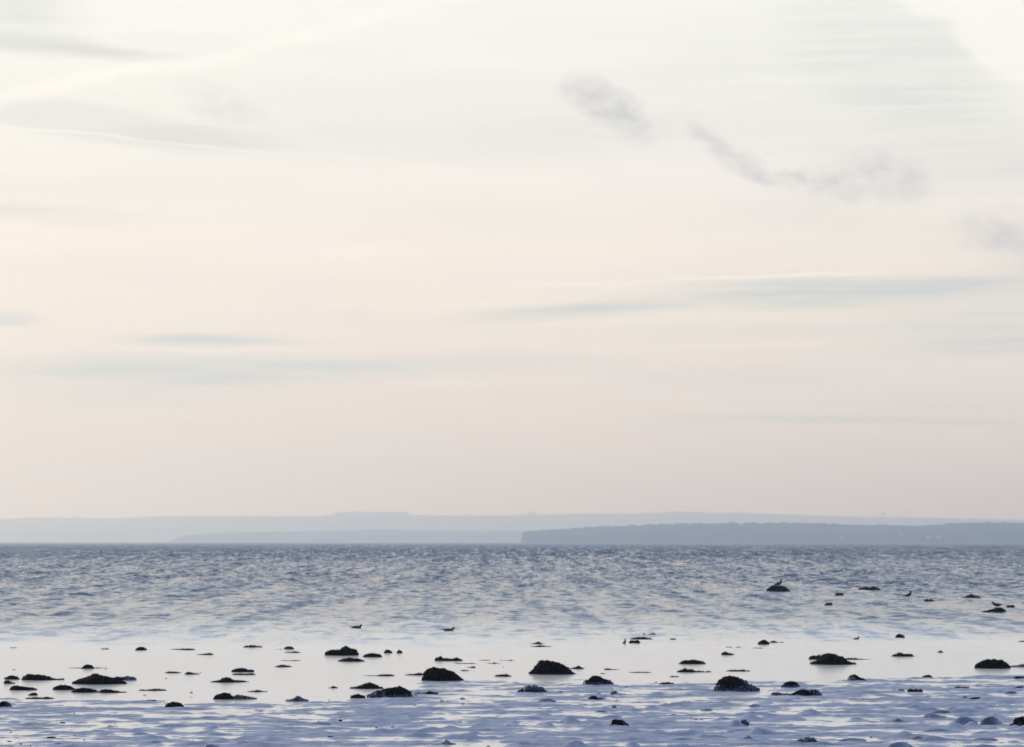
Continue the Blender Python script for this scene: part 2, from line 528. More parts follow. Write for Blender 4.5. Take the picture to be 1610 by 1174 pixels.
def build_ice():
    deps = [-260, -120, -50, -20, -8, -2, 3, 8, 13, 18, 23, 28, 32, 35]
    d = 36.5
    while d < 70:
        deps.append(d)
        d += 0.062 * (d / 40) ** 1.1
    D = np.array(deps, dtype=float)[:, None]
    u = columns(900, [1.05, 1.15, 1.4, 2.0, 4.0, 9.0, 18.0])[None, :]
    X = u * (4 + np.maximum(D, 22) * TANW)
    Y = D + 0 * X
    e = ice_edge(X / np.maximum(Y, 5)) - Y + 1.6 * fbm(X / 3.0, Y / 3.0, 21, 3)
    inside = sstep(e, -1.5, 1.5)
    deep = sstep(e, 0, 16)
    n1 = fbm(X / 1.35, Y / 0.95, 31, 4)
    n2 = fbm(X / 0.42, Y / 0.36, 33, 3)
    n3 = fbm(X / 4.5, Y / 5.0, 35, 2)
    bumps = np.clip(perlin(X / 0.36, Y / 0.45, 37) - 0.30, 0, 1) * 0.17 * sstep(perlin(X / 2.0, Y / 2.0, 39), -0.1, 0.35)
    Z = 0.0 + 0.005 * deep + 0.022 * n1 + 0.016 * n2 + 0.008 * fbm(X / 0.17, Y / 0.2, 34, 2) + 0.014 * fbm(X / 1.5, Y / 0.3, 38, 2) + 0.009 * n3 + bumps * deep
    Z = np.where(Z > 0, Z, Z * 1.5)
    Z = Z * inside - (1 - inside) * 0.06
    Z = Z + np.clip((34 - Y) / 30, 0, 1.2) ** 1.3 * 1.0
    V = np.stack([X, Y, Z], -1).reshape(-1, 3)
    link('shore_ice', mesh_np('shore_ice', V, grid_faces(*X.shape), M_ice), kind='structure')


build_ice()


# ---------------------------------------------------------------- far shores
def build_hill(name, dist, pts, depth, rough, seed, step):
    half = dist * math.tan(math.radians(14))
    xs = np.arange(-half, half, step)
    pxx = 805 + F * xs / dist
    prof = np.interp(pxx, [p[0] for p in pts], [HOR - p[1] for p in pts]) * dist / F
    v = np.linspace(0, 1, 22)[:, None]
    x2 = xs[None, :] + 0 * v
    shape = np.sin(np.pi * np.clip(v, 0, 1)) ** 0.55
    land = sstep(prof, 0.5, 6)[None, :]
    crown = rough * (0.7 * perlin(x2 / (step * 7), v * 23, seed) + 0.8 * perlin(x2 / (step * 1.9), v * 37, seed + 1) + 0.4 * perlin(x2 / (step * 25), v * 9, seed + 2))
    Z = -3 + (prof[None, :] + CAM_Z * (prof > 0.5)[None, :] + 3) * shape + crown * land * (0.12 + 0.88 * shape ** 5)
    X = x2
    Y = dist + (v - 0.5) * depth + 0 * Z
    V = np.stack([X, Y, Z], -1).reshape(-1, 3)
    link(name, mesh_np(name, V, grid_faces(*X.shape), M_hill), kind='structure')


D_NEAR, D_MID, D_FAR = 6000.0, 10000.0, 14500.0
NEAR = [(-500, 860), (815, 860), (820, 846), (824, 836), (870, 832), (930, 829), (1000, 826), (1060, 823), (1150, 823), (1250, 822), (1300, 824),
        (1400, 826), (1440, 827), (1480, 824), (1540, 822), (1610, 823), (1900, 826)]
MID = [(-500, 860), (280, 856), (300, 841), (350, 838), (400, 836), (500, 836), (590, 832), (640, 834), (700, 835), (822, 835), (1100, 838), (1500, 845), (2200, 850)]
FAR = [(-500, 822), (0, 817), (40, 814), (130, 813.5), (180, 815), (250, 812), (330, 811), (430, 812), (500, 811), (525, 809), (533, 805.5), (555, 804.5),
       (640, 805), (645, 809), (700, 810), (790, 810), (850, 809), (1000, 807), (1060, 804.5), (1150, 806), (1250, 809), (1330, 812), (1400, 813),
       (1500, 815), (1610, 817), (2100, 822)]
build_hill('near_hill', D_NEAR, NEAR, 900, 3.4, 51, 3.0)
build_hill('middle_hill', D_MID, MID, 1200, 4.2, 61, 6.0)
build_hill('far_hill', D_FAR, FAR, 1800, 4.0, 71, 9.0)


# ---------------------------------------------------------------- far buildings on the skylines
def ridge_top(pts, dist, pxx):
    return np.interp(pxx, [p[0] for p in pts], [HOR - p[1] for p in pts]) * dist / F + CAM_Z


def slope_y(pts, dist, depth, pxx, row):
    """Depth and height at which the shoreward slope of a hill is seen at a photo row."""
    for k in range(1, 200):
        v = k / 400
        y = dist + (v - 0.5) * depth
        z = -3 + (ridge_top(pts, dist, pxx) + 3) * math.sin(math.pi * v) ** 0.55
        if (z - CAM_Z) * F / y >= HOR - row: return y, z
    return dist, ridge_top(pts, dist, pxx)


def box_me(name, x0, x1, y0, y1, z0, z1, mat):
    v = np.array([(x, y, z) for z in (z0, z1) for y in (y0, y1) for x in (x0, x1)])
    return mesh_np(name, v, np.array([(0, 2, 3, 1), (4, 5, 7, 6), (0, 1, 5, 4), (2, 6, 7, 3), (0, 4, 6, 2), (1, 3, 7, 5)]), mat, False)


def gable_me(name, x0, x1, y0, y1, z0, z1, mat):
    """A saddle roof, ridge along x."""
    ym = (y0 + y1) / 2
    v = np.array([(x0, y0, z0), (x1, y0, z0), (x1, ym, z1), (x0, ym, z1), (x0, y1, z0), (x1, y1, z0)])
    f = np.array([(0, 1, 2, 3), (3, 2, 5, 4), (0, 4, 5, 1), (0, 3, 4, 4), (1, 5, 2, 2)])
    me = bpy.data.meshes.new(name)
    me.from_pydata([tuple(p) for p in v], [], [tuple(f[0]), tuple(f[1]), tuple(f[2]), (0, 3, 4), (1, 5, 2)])
    me.materials.append(mat)
    return me


for pxx, row, wd, lab in [
        (1459, 845, 7.0, 'small white house on the near wooded shore, left one of the pale pair'),
        (1476, 845, 9.5, 'wider white house on the near wooded shore, right one of the pale pair'),
        (1416, 843, 6.0, 'tiny pale house alone on the near shore, left of the white pair'),
        (1324, 846, 6.5, 'faint pale house low on the near shore, farthest left of the houses')]:
    y, z = slope_y(NEAR, D_NEAR, 900, pxx, row)
    x = (pxx - 805) / F * y
    wm = wd * y / F
    e = link('house', None, loc=(x, y, z), label=lab, cat='house', group='pale houses on the near wooded shore')
    link('wall', box_me('wall', -wm / 2, wm / 2, -3.5, 3.5, -2, 4.2, M_white), e)
    link('roof', gable_me('roof', -wm / 2 - .4, wm / 2 + .4, -4, 4, 4.2, 7.2, M_roof), e)
    wins = max(2, int(wm / 3))
    me_w = box_me('window', -.5, .5, -.06, .02, 0, 1.2, M_roof)
    for k in range(wins):
        link('window', me_w, e, loc=((k + .5) / wins * wm - wm / 2, -3.5, 1.4))

# mast on the left far shore
pxx = 115
zt, x = ridge_top(FAR, D_FAR, pxx), (pxx - 805) / F * D_FAR
e = link('radio_mast', None, loc=(x, D_FAR, zt - 6), label='thin radio mast rising from the left end of the far shore', cat='mast')
link('pole', box_me('pole', -1.0, 1.0, -1.0, 1.0, 0, 50, M_steel), e)
for k, a in enumerate((0.3, 2.4, 4.5)):
    v = [(0, 0, 42), (0.15, 0, 42), (0.15 + math.cos(a) * 18, math.sin(a) * 18, 0), (math.cos(a) * 18, math.sin(a) * 18, 0)]
    v += [(p[0], p[1] + 0.15, p[2]) for p in v]
    link('guy_wire', mesh_np('guy_wire', np.array(v), np.array([(0, 1, 2, 3), (7, 6, 5, 4), (0, 3, 7, 4), (1, 5, 6, 2)]), M_steel, False), e)
# tower block in the middle of the far shore
pxx = 835
zt, x = ridge_top(FAR, D_FAR, pxx), (pxx - 805) / F * D_FAR
e = link('tower_block', None, loc=(x, D_FAR, zt - 6), label='pale stepped tower block standing on the middle of the far shore', cat='building')
link('wall', box_me('wall', -20, 30, -9, 9, 0, 14, M_concrete), e)
link('tower', box_me('tower', -12, 5, -7, 7, 14, 27, M_concrete), e)
link('tower', box_me('tower', 14, 22, -5, 5, 14, 20, M_concrete), e)
me_w = box_me('window', -1.2, 1.2, -.1, .05, 0, 1.6, M_roof)
for r_ in range(3):
    for c_ in range(8):
        link('window', me_w, e, loc=(-16 + c_ * 6, -9, 2.5 + r_ * 4))
# water tower on the right
pxx = 1388
zt, x = ridge_top(FAR, D_FAR, pxx), (pxx - 805) / F * D_FAR


def lathe(name, prof, n, mat):
    """prof: (radius, z) pairs from bottom to top."""
    a = np.arange(n) / n * 2 * math.pi
    V, Fc = [], []
    for r_, z_ in prof:
        for q in a: V.append((math.cos(q) * r_, math.sin(q) * r_, z_))
    for i in range(len(prof) - 1):
        for k in range(n):
            Fc.append((i * n + k, i * n + (k + 1) % n, (i + 1) * n + (k + 1) % n, (i + 1) * n + k))
    return mesh_np(name, np.array(V), np.array(Fc), mat)


e = link('water_tower', None, loc=(x, D_FAR, zt - 6), label='faint mushroom water tower on the right part of the far shore', cat='tower')
link('shaft', lathe('shaft', [(5, 0), (4, 10), (4.5, 15)], 16, M_concrete), e)
link('tank', lathe('tank', [(4.5, 15), (13, 20), (14, 24), (9, 28), (0.1, 29.5)], 24, M_concrete), e)

# ---------------------------------------------------------------- stones, rocks, seaweed, ice mounds
DOME = [(0, .05), (.1, .45), (.25, .82), (.45, 1), (.6, .97), (.78, .75), (.92, .4), (1, .05)]
LEFT = [(0, .1), (.1, .6), (.25, 1), (.45, .85), (.65, .5), (.85, .25), (1, .05)]
RIGHT = [(0, .05), (.2, .3), (.4, .5), (.6, .85), (.75, 1), (.9, .6), (1, .1)]
TAIL = [(0, .1), (.12, .75), (.25, 1), (.42, .7), (.55, .3), (.75, .2), (1, .08)]
FLAT = [(0, .15), (.1, .6), (.3, .85), (.5, .7), (.7, 1), (.9, .6), (1, .15)]
PEAK = [(0, .06), (.2, .2), (.35, .55), (.5, 1), (.62, .75), (.75, .35), (1, .06)]
GROUPS = {'rock': 'dark rocks standing in the shallows', 'weedy_stone': 'low weed-covered stones breaking the shallow water',
          'seaweed_strip': 'thin strips of seaweed lying on the calm water', 'ice_mound': 'ice-covered mounds in the frozen slush'}
CATS = {'rock': 'rock', 'weedy_stone': 'stone', 'seaweed_strip': 'seaweed', 'ice_mound': 'ice mound'}
MATS = {'rock': M_rock, 'weedy_stone': M_weed, 'seaweed_strip': M_weed, 'ice_mound': M_crust}


def stone(x0, x1, base, h, prof, kind, ice, label, seed):
    dy_ = base - HOR
    p = at((x0 + x1) / 2, base)
    D0 = p.y
    wm = (x1 - x0) / F * D0
    pxdepth = dy_ * dy_ / (F * CAM_Z)              # picture rows per metre of depth
    dep = max(0.07, min(0.75 * wm, 0.6 * h / pxdepth))
    yc = D0 + dep / 2
    zt = CAM_Z - (dy_ - h) * yc / F
    zt = max(zt, 0.012)
    if D0 > 110: zt += 0.055
    nu = int(np.clip((x1 - x0) * 0.9, 14, 84))
    nv = int(np.clip(h * 1.4, 10, 30))
    u = np.linspace(0, 1, nu)[:, None]
    a = np.linspace(0, 1, nv)[None, :] * math.pi
    pr = np.interp(u, [q[0] for q in prof], [q[1] for q in prof])
    uc = u * 2 - 1
    sink = 0.05 + 0.1 * zt
    plan = (1 - 0.9 * np.abs(uc) ** 2.6)
    X = uc * wm / 2 + 0 * a
    Y = -np.cos(a) * dep / 2 * plan * (0.8 + 0.2 * pr)
    Z = (pr * zt + sink) * np.sin(a) ** (0.62 if kind in ('rock', 'ice_mound') else 0.8) - sink
    rough_ = {'rock': 0.55, 'weedy_stone': 1.0, 'seaweed_strip': 1.1, 'ice_mound': 0.3}[kind]
    s1 = 1 / (0.22 * max(zt, 0.05) + 0.04 * wm + 0.02)
    n = 0.6 * perlin(X * s1 * 0.5 + seed, (Y + Z * 1.3) * s1 * 0.5, seed) + 0.45 * perlin(X * s1 * 1.6, (Z * 1.4 - Y) * s1 * 1.6 + seed, seed + 3) \
        + 0.3 * perlin(X * s1 * 4, (Z + Y) * s1 * 4, seed + 5) \
        + 0.5 * (0.35 - np.abs(perlin(X * s1 * 2.3, (Z - Y) * s1 * 2.3, seed + 6)))
    amp_ = (0.20 * zt + 0.006) * rough_
    w_up = np.sin(a) ** 0.5 + 0 * X
    Z = Z + n * amp_ * 1.3 * w_up
    Y = Y - np.cos(a) * n * amp_ * 1.6
    X = X + amp_ * 1.4 * perlin(Z * s1 * 1.5 + 4, Y * s1 * 1.5, seed + 9)
    V = np.stack([X, Y, Z], -1)
    me = mesh_np(kind, V.reshape(-1, 3), grid_faces(nu, nv), MATS[kind])
    o = link(kind, me, loc=(p.x, yc, 0), label=label, cat=CATS[kind], group=GROUPS[kind])
    rs = np.random.RandomState(seed)
    if ice:
        # a shell that stands proud of the stone where it is iced and dips under the stone's skin elsewhere
        hh = np.clip(Z / zt, 0, 1.2)
        m_ = {'R': (uc * 1.1 - 0.25) - 0.25 * hh, 'L': (-uc * 1.1 - 0.25) - 0.25 * hh, 'B': 0.42 - hh * 1.25 + 0 * uc, 'T': hh - 0.62 + 0 * uc,
              'A': 0.5 + 0 * (hh + uc), 'M': 0.12 + 0 * (hh + uc), 'RB': np.maximum(uc * 0.9 - 0.35, 0.3 - hh * 1.2)}[ice]
        m_ = m_ + 0.55 * n + 0.35 * perlin(X * s1 * 3 + 9, Z * s1 * 3, seed + 21)
        off = np.clip(m_ * 2.2, -1, 1) * (0.012 + 0.05 * zt)
        nx, ny, nz_ = 0.4 * uc, -np.cos(a) + 0 * uc, np.sin(a) + 0 * uc
        V2 = V + np.stack([nx * off, ny * off, nz_ * off], -1)
        fc = grid_faces(nu, nv)
        keep = m_.reshape(-1)[fc].max(1) > -0.15
        ff = fc[keep]
        lab = {}
        par = list(range(nu * nv))

        def find(q):
            while par[q] != q:
                par[q] = par[par[q]]
                q = par[q]
            return q
        for f_ in ff:
            r0 = find(int(f_[0]))
            for q in f_[1:]: par[find(int(q))] = r0
        root_ = np.array([find(int(f_[0])) for f_ in ff])
        for c_ in np.unique(root_):
            fs = ff[root_ == c_]
            if len(fs) < max(8, 0.04 * nu * nv): continue
            us, inv = np.unique(fs, return_inverse=True)
            link('ice_crust', mesh_np('ice_crust', V2.reshape(-1, 3)[us], inv.reshape(fs.shape), M_glaze), o)
    if kind in ('rock', 'weedy_stone') and (x1 - x0) * h > 130:
        # fronds of bladderwrack lying on the stone
        k = int(min(200, (x1 - x0) * h * 0.2))
        iu = rs.randint(2, nu - 2, k)
        iv = rs.randint(1, nv - 1, k)
        Vs, Fs = [], []
        for i in range(k):
            c = V[iu[i], iv[i]]
            if c[2] < 0: continue
            d = np.array([rs.normal() * 0.5 + 0.5 * uc[iu[i], 0], -0.4 * math.cos(a[0, iv[i]]) + rs.normal() * 0.2, rs.uniform(-0.6, 0.12)])
            d /= np.linalg.norm(d)
            ln, wd = rs.uniform(0.02, 0.045) * (0.6 + zt * 1.5), rs.uniform(0.006, 0.012)
            s_ = np.cross(d, (0, -0.6, 0.8)); s_ /= np.linalg.norm(s_) + 1e-9
            b0 = len(Vs)
            q = c + d * ln * 0.55 + np.array((0, 0, 0.008))
            e_ = c + d * ln - np.array((0, 0, 0.012))
            Vs += [c - s_ * wd * .6, c + s_ * wd * .6, q + s_ * wd, q - s_ * wd, e_ + s_ * wd * .4, e_ - s_ * wd * .4]
            Fs += [(b0, b0 + 1, b0 + 2, b0 + 3), (b0 + 3, b0 + 2, b0 + 4, b0 + 5)]
        if Fs:
            link('seaweed', mesh_np('seaweed', np.array(Vs), np.array(Fs), M_weed), o, kind='stuff')
    return o


STONES = [
 # x0, x1, base row, height, outline, kind, ice, label
 # --- largest rocks
 (663, 728, 1070, 21.5, [(0, .15), (.05, .45), (.1, .75), (.2, .95), (.3, 1), (.5, .98), (.62, .8), (.75, .65), (.85, .35), (1, .05)], 'rock', '', 'big black rounded rock with a stepped right flank in calm water'),
 (833, 906, 1060, 23, [(0, .05), (.1, .4), (.2, .9), (.27, 1), (.35, 1), (.5, .92), (.68, .75), (.78, .55), (.9, .2), (1, .05)], 'rock', '', 'tall black rock at the centre, steep on the left, long slope to the right'),
 (577, 647, 1097, 19.5, [(0, .2), (.15, .5), (.3, .7), (.5, .85), (.6, .95), (.72, 1), (.85, .85), (.95, .5), (1, .1)], 'rock', 'B', 'long humped black rock with a frosted foot at the edge of the frozen slush'),
 (1125, 1194, 1087, 26, [(0, .1), (.05, .4), (.12, .7), (.25, .95), (.38, 1), (.5, .93), (.62, .7), (.78, .45), (.92, .2), (1, .08)], 'rock', 'RB', 'tallest steep black rock with blue ice glazed over its lower right flank'),
 (1278, 1350, 1044.5, 18, [(0, .05), (.12, .35), (.25, .85), (.32, 1), (.5, 1), (.62, .8), (.72, .5), (.8, .25), (1, .05)], 'rock', '', 'wide dark rock with a flat top and low right tail in calm water'),
 (1272, 1296, 1036, 8, FLAT, 'rock', '', 'small dark knob behind the left shoulder of the flat-topped rock'),
 (1537, 1592, 1050.5, 15.5, [(0, .3), (.08, .6), (.2, .85), (.3, 1), (.45, .92), (.6, 1), (.75, .98), (.88, .6), (.95, .4), (1, .1)], 'rock', '', 'broad black rock with a dented twin top near the right edge in calm water'),
 (917, 964, 1077, 16, [(0, .15), (.15, .5), (.3, .9), (.45, 1), (.6, .9), (.75, .6), (.9, .45), (1, .1)], 'rock', 'B', 'dark domed rock with a bluish icy foot, right and in front of the central rock'),
 (814, 861, 1089, 13, DOME, 'rock', 'M', 'ice-mottled dark dome in front of the central black rock'),
 (510, 562, 1030, 15, [(0, .3), (.15, .6), (.45, .65), (.6, 1), (.75, .8), (.95, .55), (1, .2)], 'rock', '', 'ragged heap of dark stones with a tufted top, left of the big rounded rock'),
 (530, 573, 1039.5, 7, DOME, 'rock', '', 'low smooth dark rock directly in front of the ragged tufted heap'),
 (569, 601, 1032.5, 7.5, DOME, 'rock', '', 'low black dome just right of the ragged tufted heap'),
 (603, 617, 1026, 6.5, DOME, 'rock', '', 'small round black stone, larger of two little domes side by side'),
 (623, 633, 1026, 6, DOME, 'rock', '', 'smallest round black stone, right one of two little domes side by side'),
 (108, 195, 1075.5, 18, [(0, .1), (.1, .3), (.3, .7), (.43, 1), (.55, .8), (.68, .65), (.85, .4), (1, .05)], 'rock', '', 'widest weed-covered rock heap on the left with a peaked middle'),
 (170, 212, 1069, 8, FLAT, 'rock', 'R', 'low dark rock with a frosted tip joined to the right of the widest heap'),
 (334, 368, 1099, 12, DOME, 'rock', '', 'dark rounded rock touching a bluish iced rock at the slush edge'),
 (360, 402, 1099, 9, LEFT, 'rock', 'M', 'bluish ice-glazed low rock touching the right side of a dark round one'),
 (449, 484, 1102, 9, PEAK, 'rock', 'A', 'blue ice-capped rock alone at the slush edge left of the humped rock'),
 (257, 289, 1112, 11, DOME, 'rock', '', 'lone black dome standing in frozen slush on the left'),
 (-8, 16, 1111.5, 11, DOME, 'rock', 'R', 'black rock with icy right side cut by the left edge of the view'),
 (549, 574, 1097, 8, DOME, 'rock', '', 'small black dome beside the left end of the long humped rock'),
 (550, 602, 1082.5, 11, [(0, .05), (.2, .3), (.4, .8), (.55, 1), (.75, .7), (1, .2)], 'weedy_stone', '', 'spiky weed-covered stone just behind the long humped rock'),
 (650, 690, 1091, 6.5, [(0, .2), (.2, .4), (.4, .3), (.6, 1), (.8, .6), (1, .1)], 'rock', 'L', 'low half-iced dark stone right of the long humped rock'),
 (1247, 1294, 1094, 12.5, [(0, .3), (.15, .7), (.3, .95), (.45, 1), (.55, .75), (.65, .95), (.8, .8), (.92, .45), (1, .1)], 'rock', 'RB', 'dark rock with an icy notch in its top, right of the tallest steep rock'),
 (1212, 1246, 1093, 7, LEFT, 'rock', 'M', 'low dark frosted stone touching the left of the notched rock'),
 (1230, 1259, 1080, 11, DOME, 'rock', 'B', 'small dark dome with icy base standing behind the notched rock'),
 (1334, 1366, 1070, 11.5, LEFT, 'rock', 'L', 'dark rock with pale ice on its left end, below the flat-topped rock'),
 (960, 989, 1143, 15, [(0, .3), (.12, .8), (.3, 1), (.55, .95), (.75, .7), (.9, .35), (1, .1)], 'rock', 'RB', 'blocky black stone with an icy skirt in the middle of the foreground slush'),
 (924, 950, 1099.5, 8, LEFT, 'rock', 'R', 'small dark stone iced on its right, below the icy-footed dome'),
 (960, 985, 1091, 6, TAIL, 'rock', 'L', 'flat dark stone with ice on its back, right of and below the icy-footed dome'),
 (1590, 1620, 1142, 18, [(0, .1), (.15, .35), (.3, .8), (.5, .9), (.7, 1), (1, .7)], 'rock', 'RB', 'dark pointed rock under blue ice at the lower right edge of the view'),
 # --- upper stones by the open water
 (1205, 1243, 930, 9, [(0, .2), (.1, .6), (.25, .9), (.4, 1), (.7, .9), (.88, .6), (1, .2)], 'rock', '', 'dark flat-backed rock in the rippled water with a gull on it'),
 (1350, 1387, 927.5, 5, FLAT, 'weedy_stone', '', 'long low dark stone farthest out in the rippled water on the right'),
 (1313, 1328, 936, 3.5, FLAT, 'weedy_stone', '', 'tiny flat stone in rippled water between the gull rock and the upright gull'),
 (1513, 1544, 939, 4.5, PEAK, 'weedy_stone', '', 'small pointed low stone in rippled water left of the standing gull on the right'),
 (1544, 1586, 962, 6.5, RIGHT, 'rock', '', 'low dark rock under the standing gull near the right edge'),
 (1582, 1597, 955, 3.5, FLAT, 'weedy_stone', '', 'very small dark stone just right of the gull near the right edge'),
 (1453, 1470, 945, 2.5, FLAT, 'seaweed_strip', '', 'faint thin dark strip in ripples right of the upright gull'),
 (1297, 1310, 950.5, 2.5, FLAT, 'seaweed_strip', '', 'faint short strip in ripples below and right of the gull rock'),
 (1470, 1487, 968.5, 2.2, FLAT, 'seaweed_strip', '', 'short dark strip left of and below the low rock with the standing gull'),
 (991, 1027, 1005, 5, DOME, 'weedy_stone', '', 'low dark stone in the middle of the little chain behind the small upright bird'),
 (989, 1007, 1010.5, 6, FLAT, 'weedy_stone', '', 'dark stone right next to the small upright bird'),
 (1006, 1037, 999, 5, [(0, .2), (.2, .8), (.45, .5), (.7, 1), (.9, .6), (1, .1)], 'weedy_stone', '', 'farthest stone of the little chain, two bumps, beyond the small upright bird'),
 (1053, 1064, 1005, 3, DOME, 'weedy_stone', '', 'tiny dark stone right of the little chain of stones'),
 (834, 857, 1012, 5, PEAK, 'weedy_stone', '', 'small peaked stone farther out than the central black rock'),
 (828, 869, 1016.5, 3.5, PEAK, 'weedy_stone', '', 'thin wide dark stone just in front of the small peaked one'),
 (1408, 1424, 1001.5, 6, DOME, 'weedy_stone', '', 'small dark dome at the ripple line right of the flat-topped rock'),
 (1192, 1211, 1012.5, 8, DOME, 'rock', '', 'small round dark stone with a low tail stone to its right, at the ripple line'),
 (1210, 1234, 1009.5, 3.5, TAIL, 'weedy_stone', '', 'low tail stone touching the right of a small round stone at the ripple line'),
 (1184, 1202, 1018.5, 2, FLAT, 'seaweed_strip', '', 'faint strip just in front of the round stone at the ripple line'),
 (1134, 1157, 1029, 6, LEFT, 'weedy_stone', '', 'short blunt brown stone in calm water up from the tallest steep rock'),
 (1141, 1152, 1017, 2, FLAT, 'seaweed_strip', '', 'tiny brown strip behind the short blunt stone'),
 (1157, 1165, 1017, 1.8, FLAT, 'seaweed_strip', '', 'tiniest brown fleck right of another strip behind the short blunt stone'),
 (1474, 1485, 1025, 4, PEAK, 'weedy_stone', '', 'tiny pointed stone up and left of the twin-topped rock'),
 (1403, 1440, 1031.5, 7, [(0, .1), (.15, .5), (.35, 1), (.5, .7), (.75, .65), (1, .1)], 'weedy_stone', '', 'low peaked dark stone in calm water between flat-topped and twin-topped rocks'),
 (1328, 1373, 1036.5, 4, TAIL, 'weedy_stone', '', 'low stone with a long thin tail right of the flat-topped rock'),
 (1601, 1622, 1008, 3.5, RIGHT, 'weedy_stone', '', 'low stone cut by the right edge up from the twin-topped rock'),
 (1590, 1618, 1048, 5, RIGHT, 'rock', 'A', 'frosted low stone at the right edge beside the twin-topped rock'),
 # --- calm water, right half
 (1068, 1111, 1043.5, 8, DOME, 'weedy_stone', '', 'low wide dark stone just above a similar one with a thin tail'),
 (1066, 1120, 1056.5, 7, TAIL, 'weedy_stone', '', 'dark stone with a thin tail to the right, below its low wide neighbour'),
 (1142, 1181, 1055, 4, FLAT, 'weedy_stone', '', 'flat long brown stone just above the tallest steep rock'),
 (1036, 1061, 1075, 4.5, DOME, 'weedy_stone', '', 'small flat dark stone between the icy-footed dome and the tallest steep rock'),
 (989, 1026, 1057, 3, FLAT, 'seaweed_strip', '', 'long level dark strip right of the central black rock'),
 (949, 977, 1052.5, 3.2, TAIL, 'seaweed_strip', '', 'pointed thin strip between the central rock and the long level strip'),
 (943, 953, 1058.5, 2.6, DOME, 'weedy_stone', '', 'tiny brown stone just above the icy-footed dome'),
 (898, 920, 1051, 6, PEAK, 'weedy_stone', '', 'small dark stone peeking out behind the right end of the central rock'),
 (1053, 1068, 1063.5, 3, FLAT, 'seaweed_strip', '', 'tiny broken brown strip just in front of the stone with a thin tail'),
 (978, 990, 1080, 2.6, FLAT, 'weedy_stone', '', 'tiny stone right of the icy-footed dome'),
 (1451, 1467, 1064, 5, DOME, 'weedy_stone', '', 'small brown stone at the slush edge left of the twin-topped rock'),
 (1592, 1618, 1066.5, 5.5, DOME, 'rock', '', 'dark stone cut by the right edge just below the twin-topped rock'),
 (1595, 1618, 1081.5, 5, DOME, 'rock', 'R', 'second dark stone down the right edge below the twin-topped rock'),
 # --- calm water, middle
 (683, 726, 1038.5, 8.5, [(0, .4), (.08, .7), (.22, 1), (.32, .55), (.5, .5), (.7, .5), (.82, .75), (.95, .4), (1, .1)], 'rock', '', 'dark saddle-shaped stone with a bump on its left, up from the big rounded rock'),
 (713, 750, 1043, 2, FLAT, 'seaweed_strip', '', 'long thin brown strip just below the saddle-shaped stone'),
 (753, 771, 1037.5, 1.8, FLAT, 'seaweed_strip', '', 'thin strip right of the saddle-shaped stone, left one of two on that line'),
 (784, 809, 1038, 2.2, RIGHT, 'seaweed_strip', '', 'thin strip right of the saddle-shaped stone, right one of two on that line'),
 (765, 789, 1042.5, 3, PEAK, 'seaweed_strip', '', 'short brown strip centred just below two thin ones left of the central rock'),
 (733, 748, 1049, 3.5, RIGHT, 'weedy_stone', '', 'little brown stone up and right of the big rounded rock'),
 (724, 738, 1054, 3, DOME, 'weedy_stone', '', 'faint little stone touching the air right above the big rounded rock flank'),
 (777, 805, 1063, 5, DOME, 'weedy_stone', '', 'small dark lens-shaped stone midway between the two biggest black rocks'),
 (635, 670, 1061, 5, RIGHT, 'weedy_stone', '', 'low dark stone running into the left side of the big rounded rock'),
 (572, 621, 1062.5, 4.5, [(0, .1), (.4, .25), (.5, .8), (.75, 1), (.9, .7), (1, .1)], 'weedy_stone', '', 'thin dark stone with a long left tail, left of the big rounded rock'),
 # --- calm water, left half
 (376, 413, 1018.5, 5.5, DOME, 'weedy_stone', '', 'low dark stone farthest out on the left, at the ripple line'),
 (445, 463, 1020, 5.5, DOME, 'weedy_stone', '', 'small dark dome at the ripple line with a flat stone right below it'),
 (447, 471, 1025.5, 3.5, RIGHT, 'weedy_stone', '', 'flat dark stone just below the small dome at the ripple line'),
 (430, 446, 1020.5, 1.6, FLAT, 'seaweed_strip', '', 'hair-thin strip left of the small dome at the ripple line'),
 (440, 473, 1038.5, 2, FLAT, 'seaweed_strip', '', 'very thin broken strip between the ripple-line dome and a lens-shaped stone'),
 (431, 458, 1048, 4.5, DOME, 'weedy_stone', '', 'lens-shaped dark stone alone in calm water left of the ragged heap'),
 (308, 335, 1029, 4.2, RIGHT, 'weedy_stone', '', 'small low stone below the strip at the ripple line on the left'),
 (266, 305, 1020.5, 2.8, RIGHT, 'seaweed_strip', '', 'long dark strip with a thick right end at the ripple line'),
 (212, 230, 1021, 5.8, DOME, 'weedy_stone', '', 'small dark dome at the ripple line right of the left edge'),
 (157, 171, 1020, 2.6, FLAT, 'seaweed_strip', '', 'short broken strip left of the small ripple-line dome'),
 (15, 26, 1018, 2, FLAT, 'seaweed_strip', '', 'tiny brown fleck near the left edge at the ripple line'),
 (127, 147, 1050.5, 8, DOME, 'rock', '', 'small black dome standing on a thin strip above the widest heap'),
 (105, 168, 1050, 1.6, FLAT, 'seaweed_strip', '', 'hair-thin strip passing under the small black dome above the widest heap'),
 (257, 284, 1057.5, 3.8, DOME, 'weedy_stone', '', 'flat dark stone, left one of two small neighbours right of the widest heap'),
 (290, 312, 1059.5, 5, LEFT, 'weedy_stone', '', 'short dark stone, right one of two small neighbours right of the widest heap'),
 (363, 398, 1056, 8, [(0, .3), (.2, .8), (.45, 1), (.7, .6), (1, .4)], 'rock', '', 'lumpy dark stone, upper one of a stacked pair on the left'),
 (364, 401, 1060.5, 4, FLAT, 'weedy_stone', '', 'flat broken stone right below the lumpy one'),
 (329, 389, 1072.5, 9.5, [(0, .15), (.2, .3), (.38, 1), (.5, .85), (.65, .4), (1, .1)], 'rock', '', 'peaked dark stone with two thin wings, below the lumpy pair'),
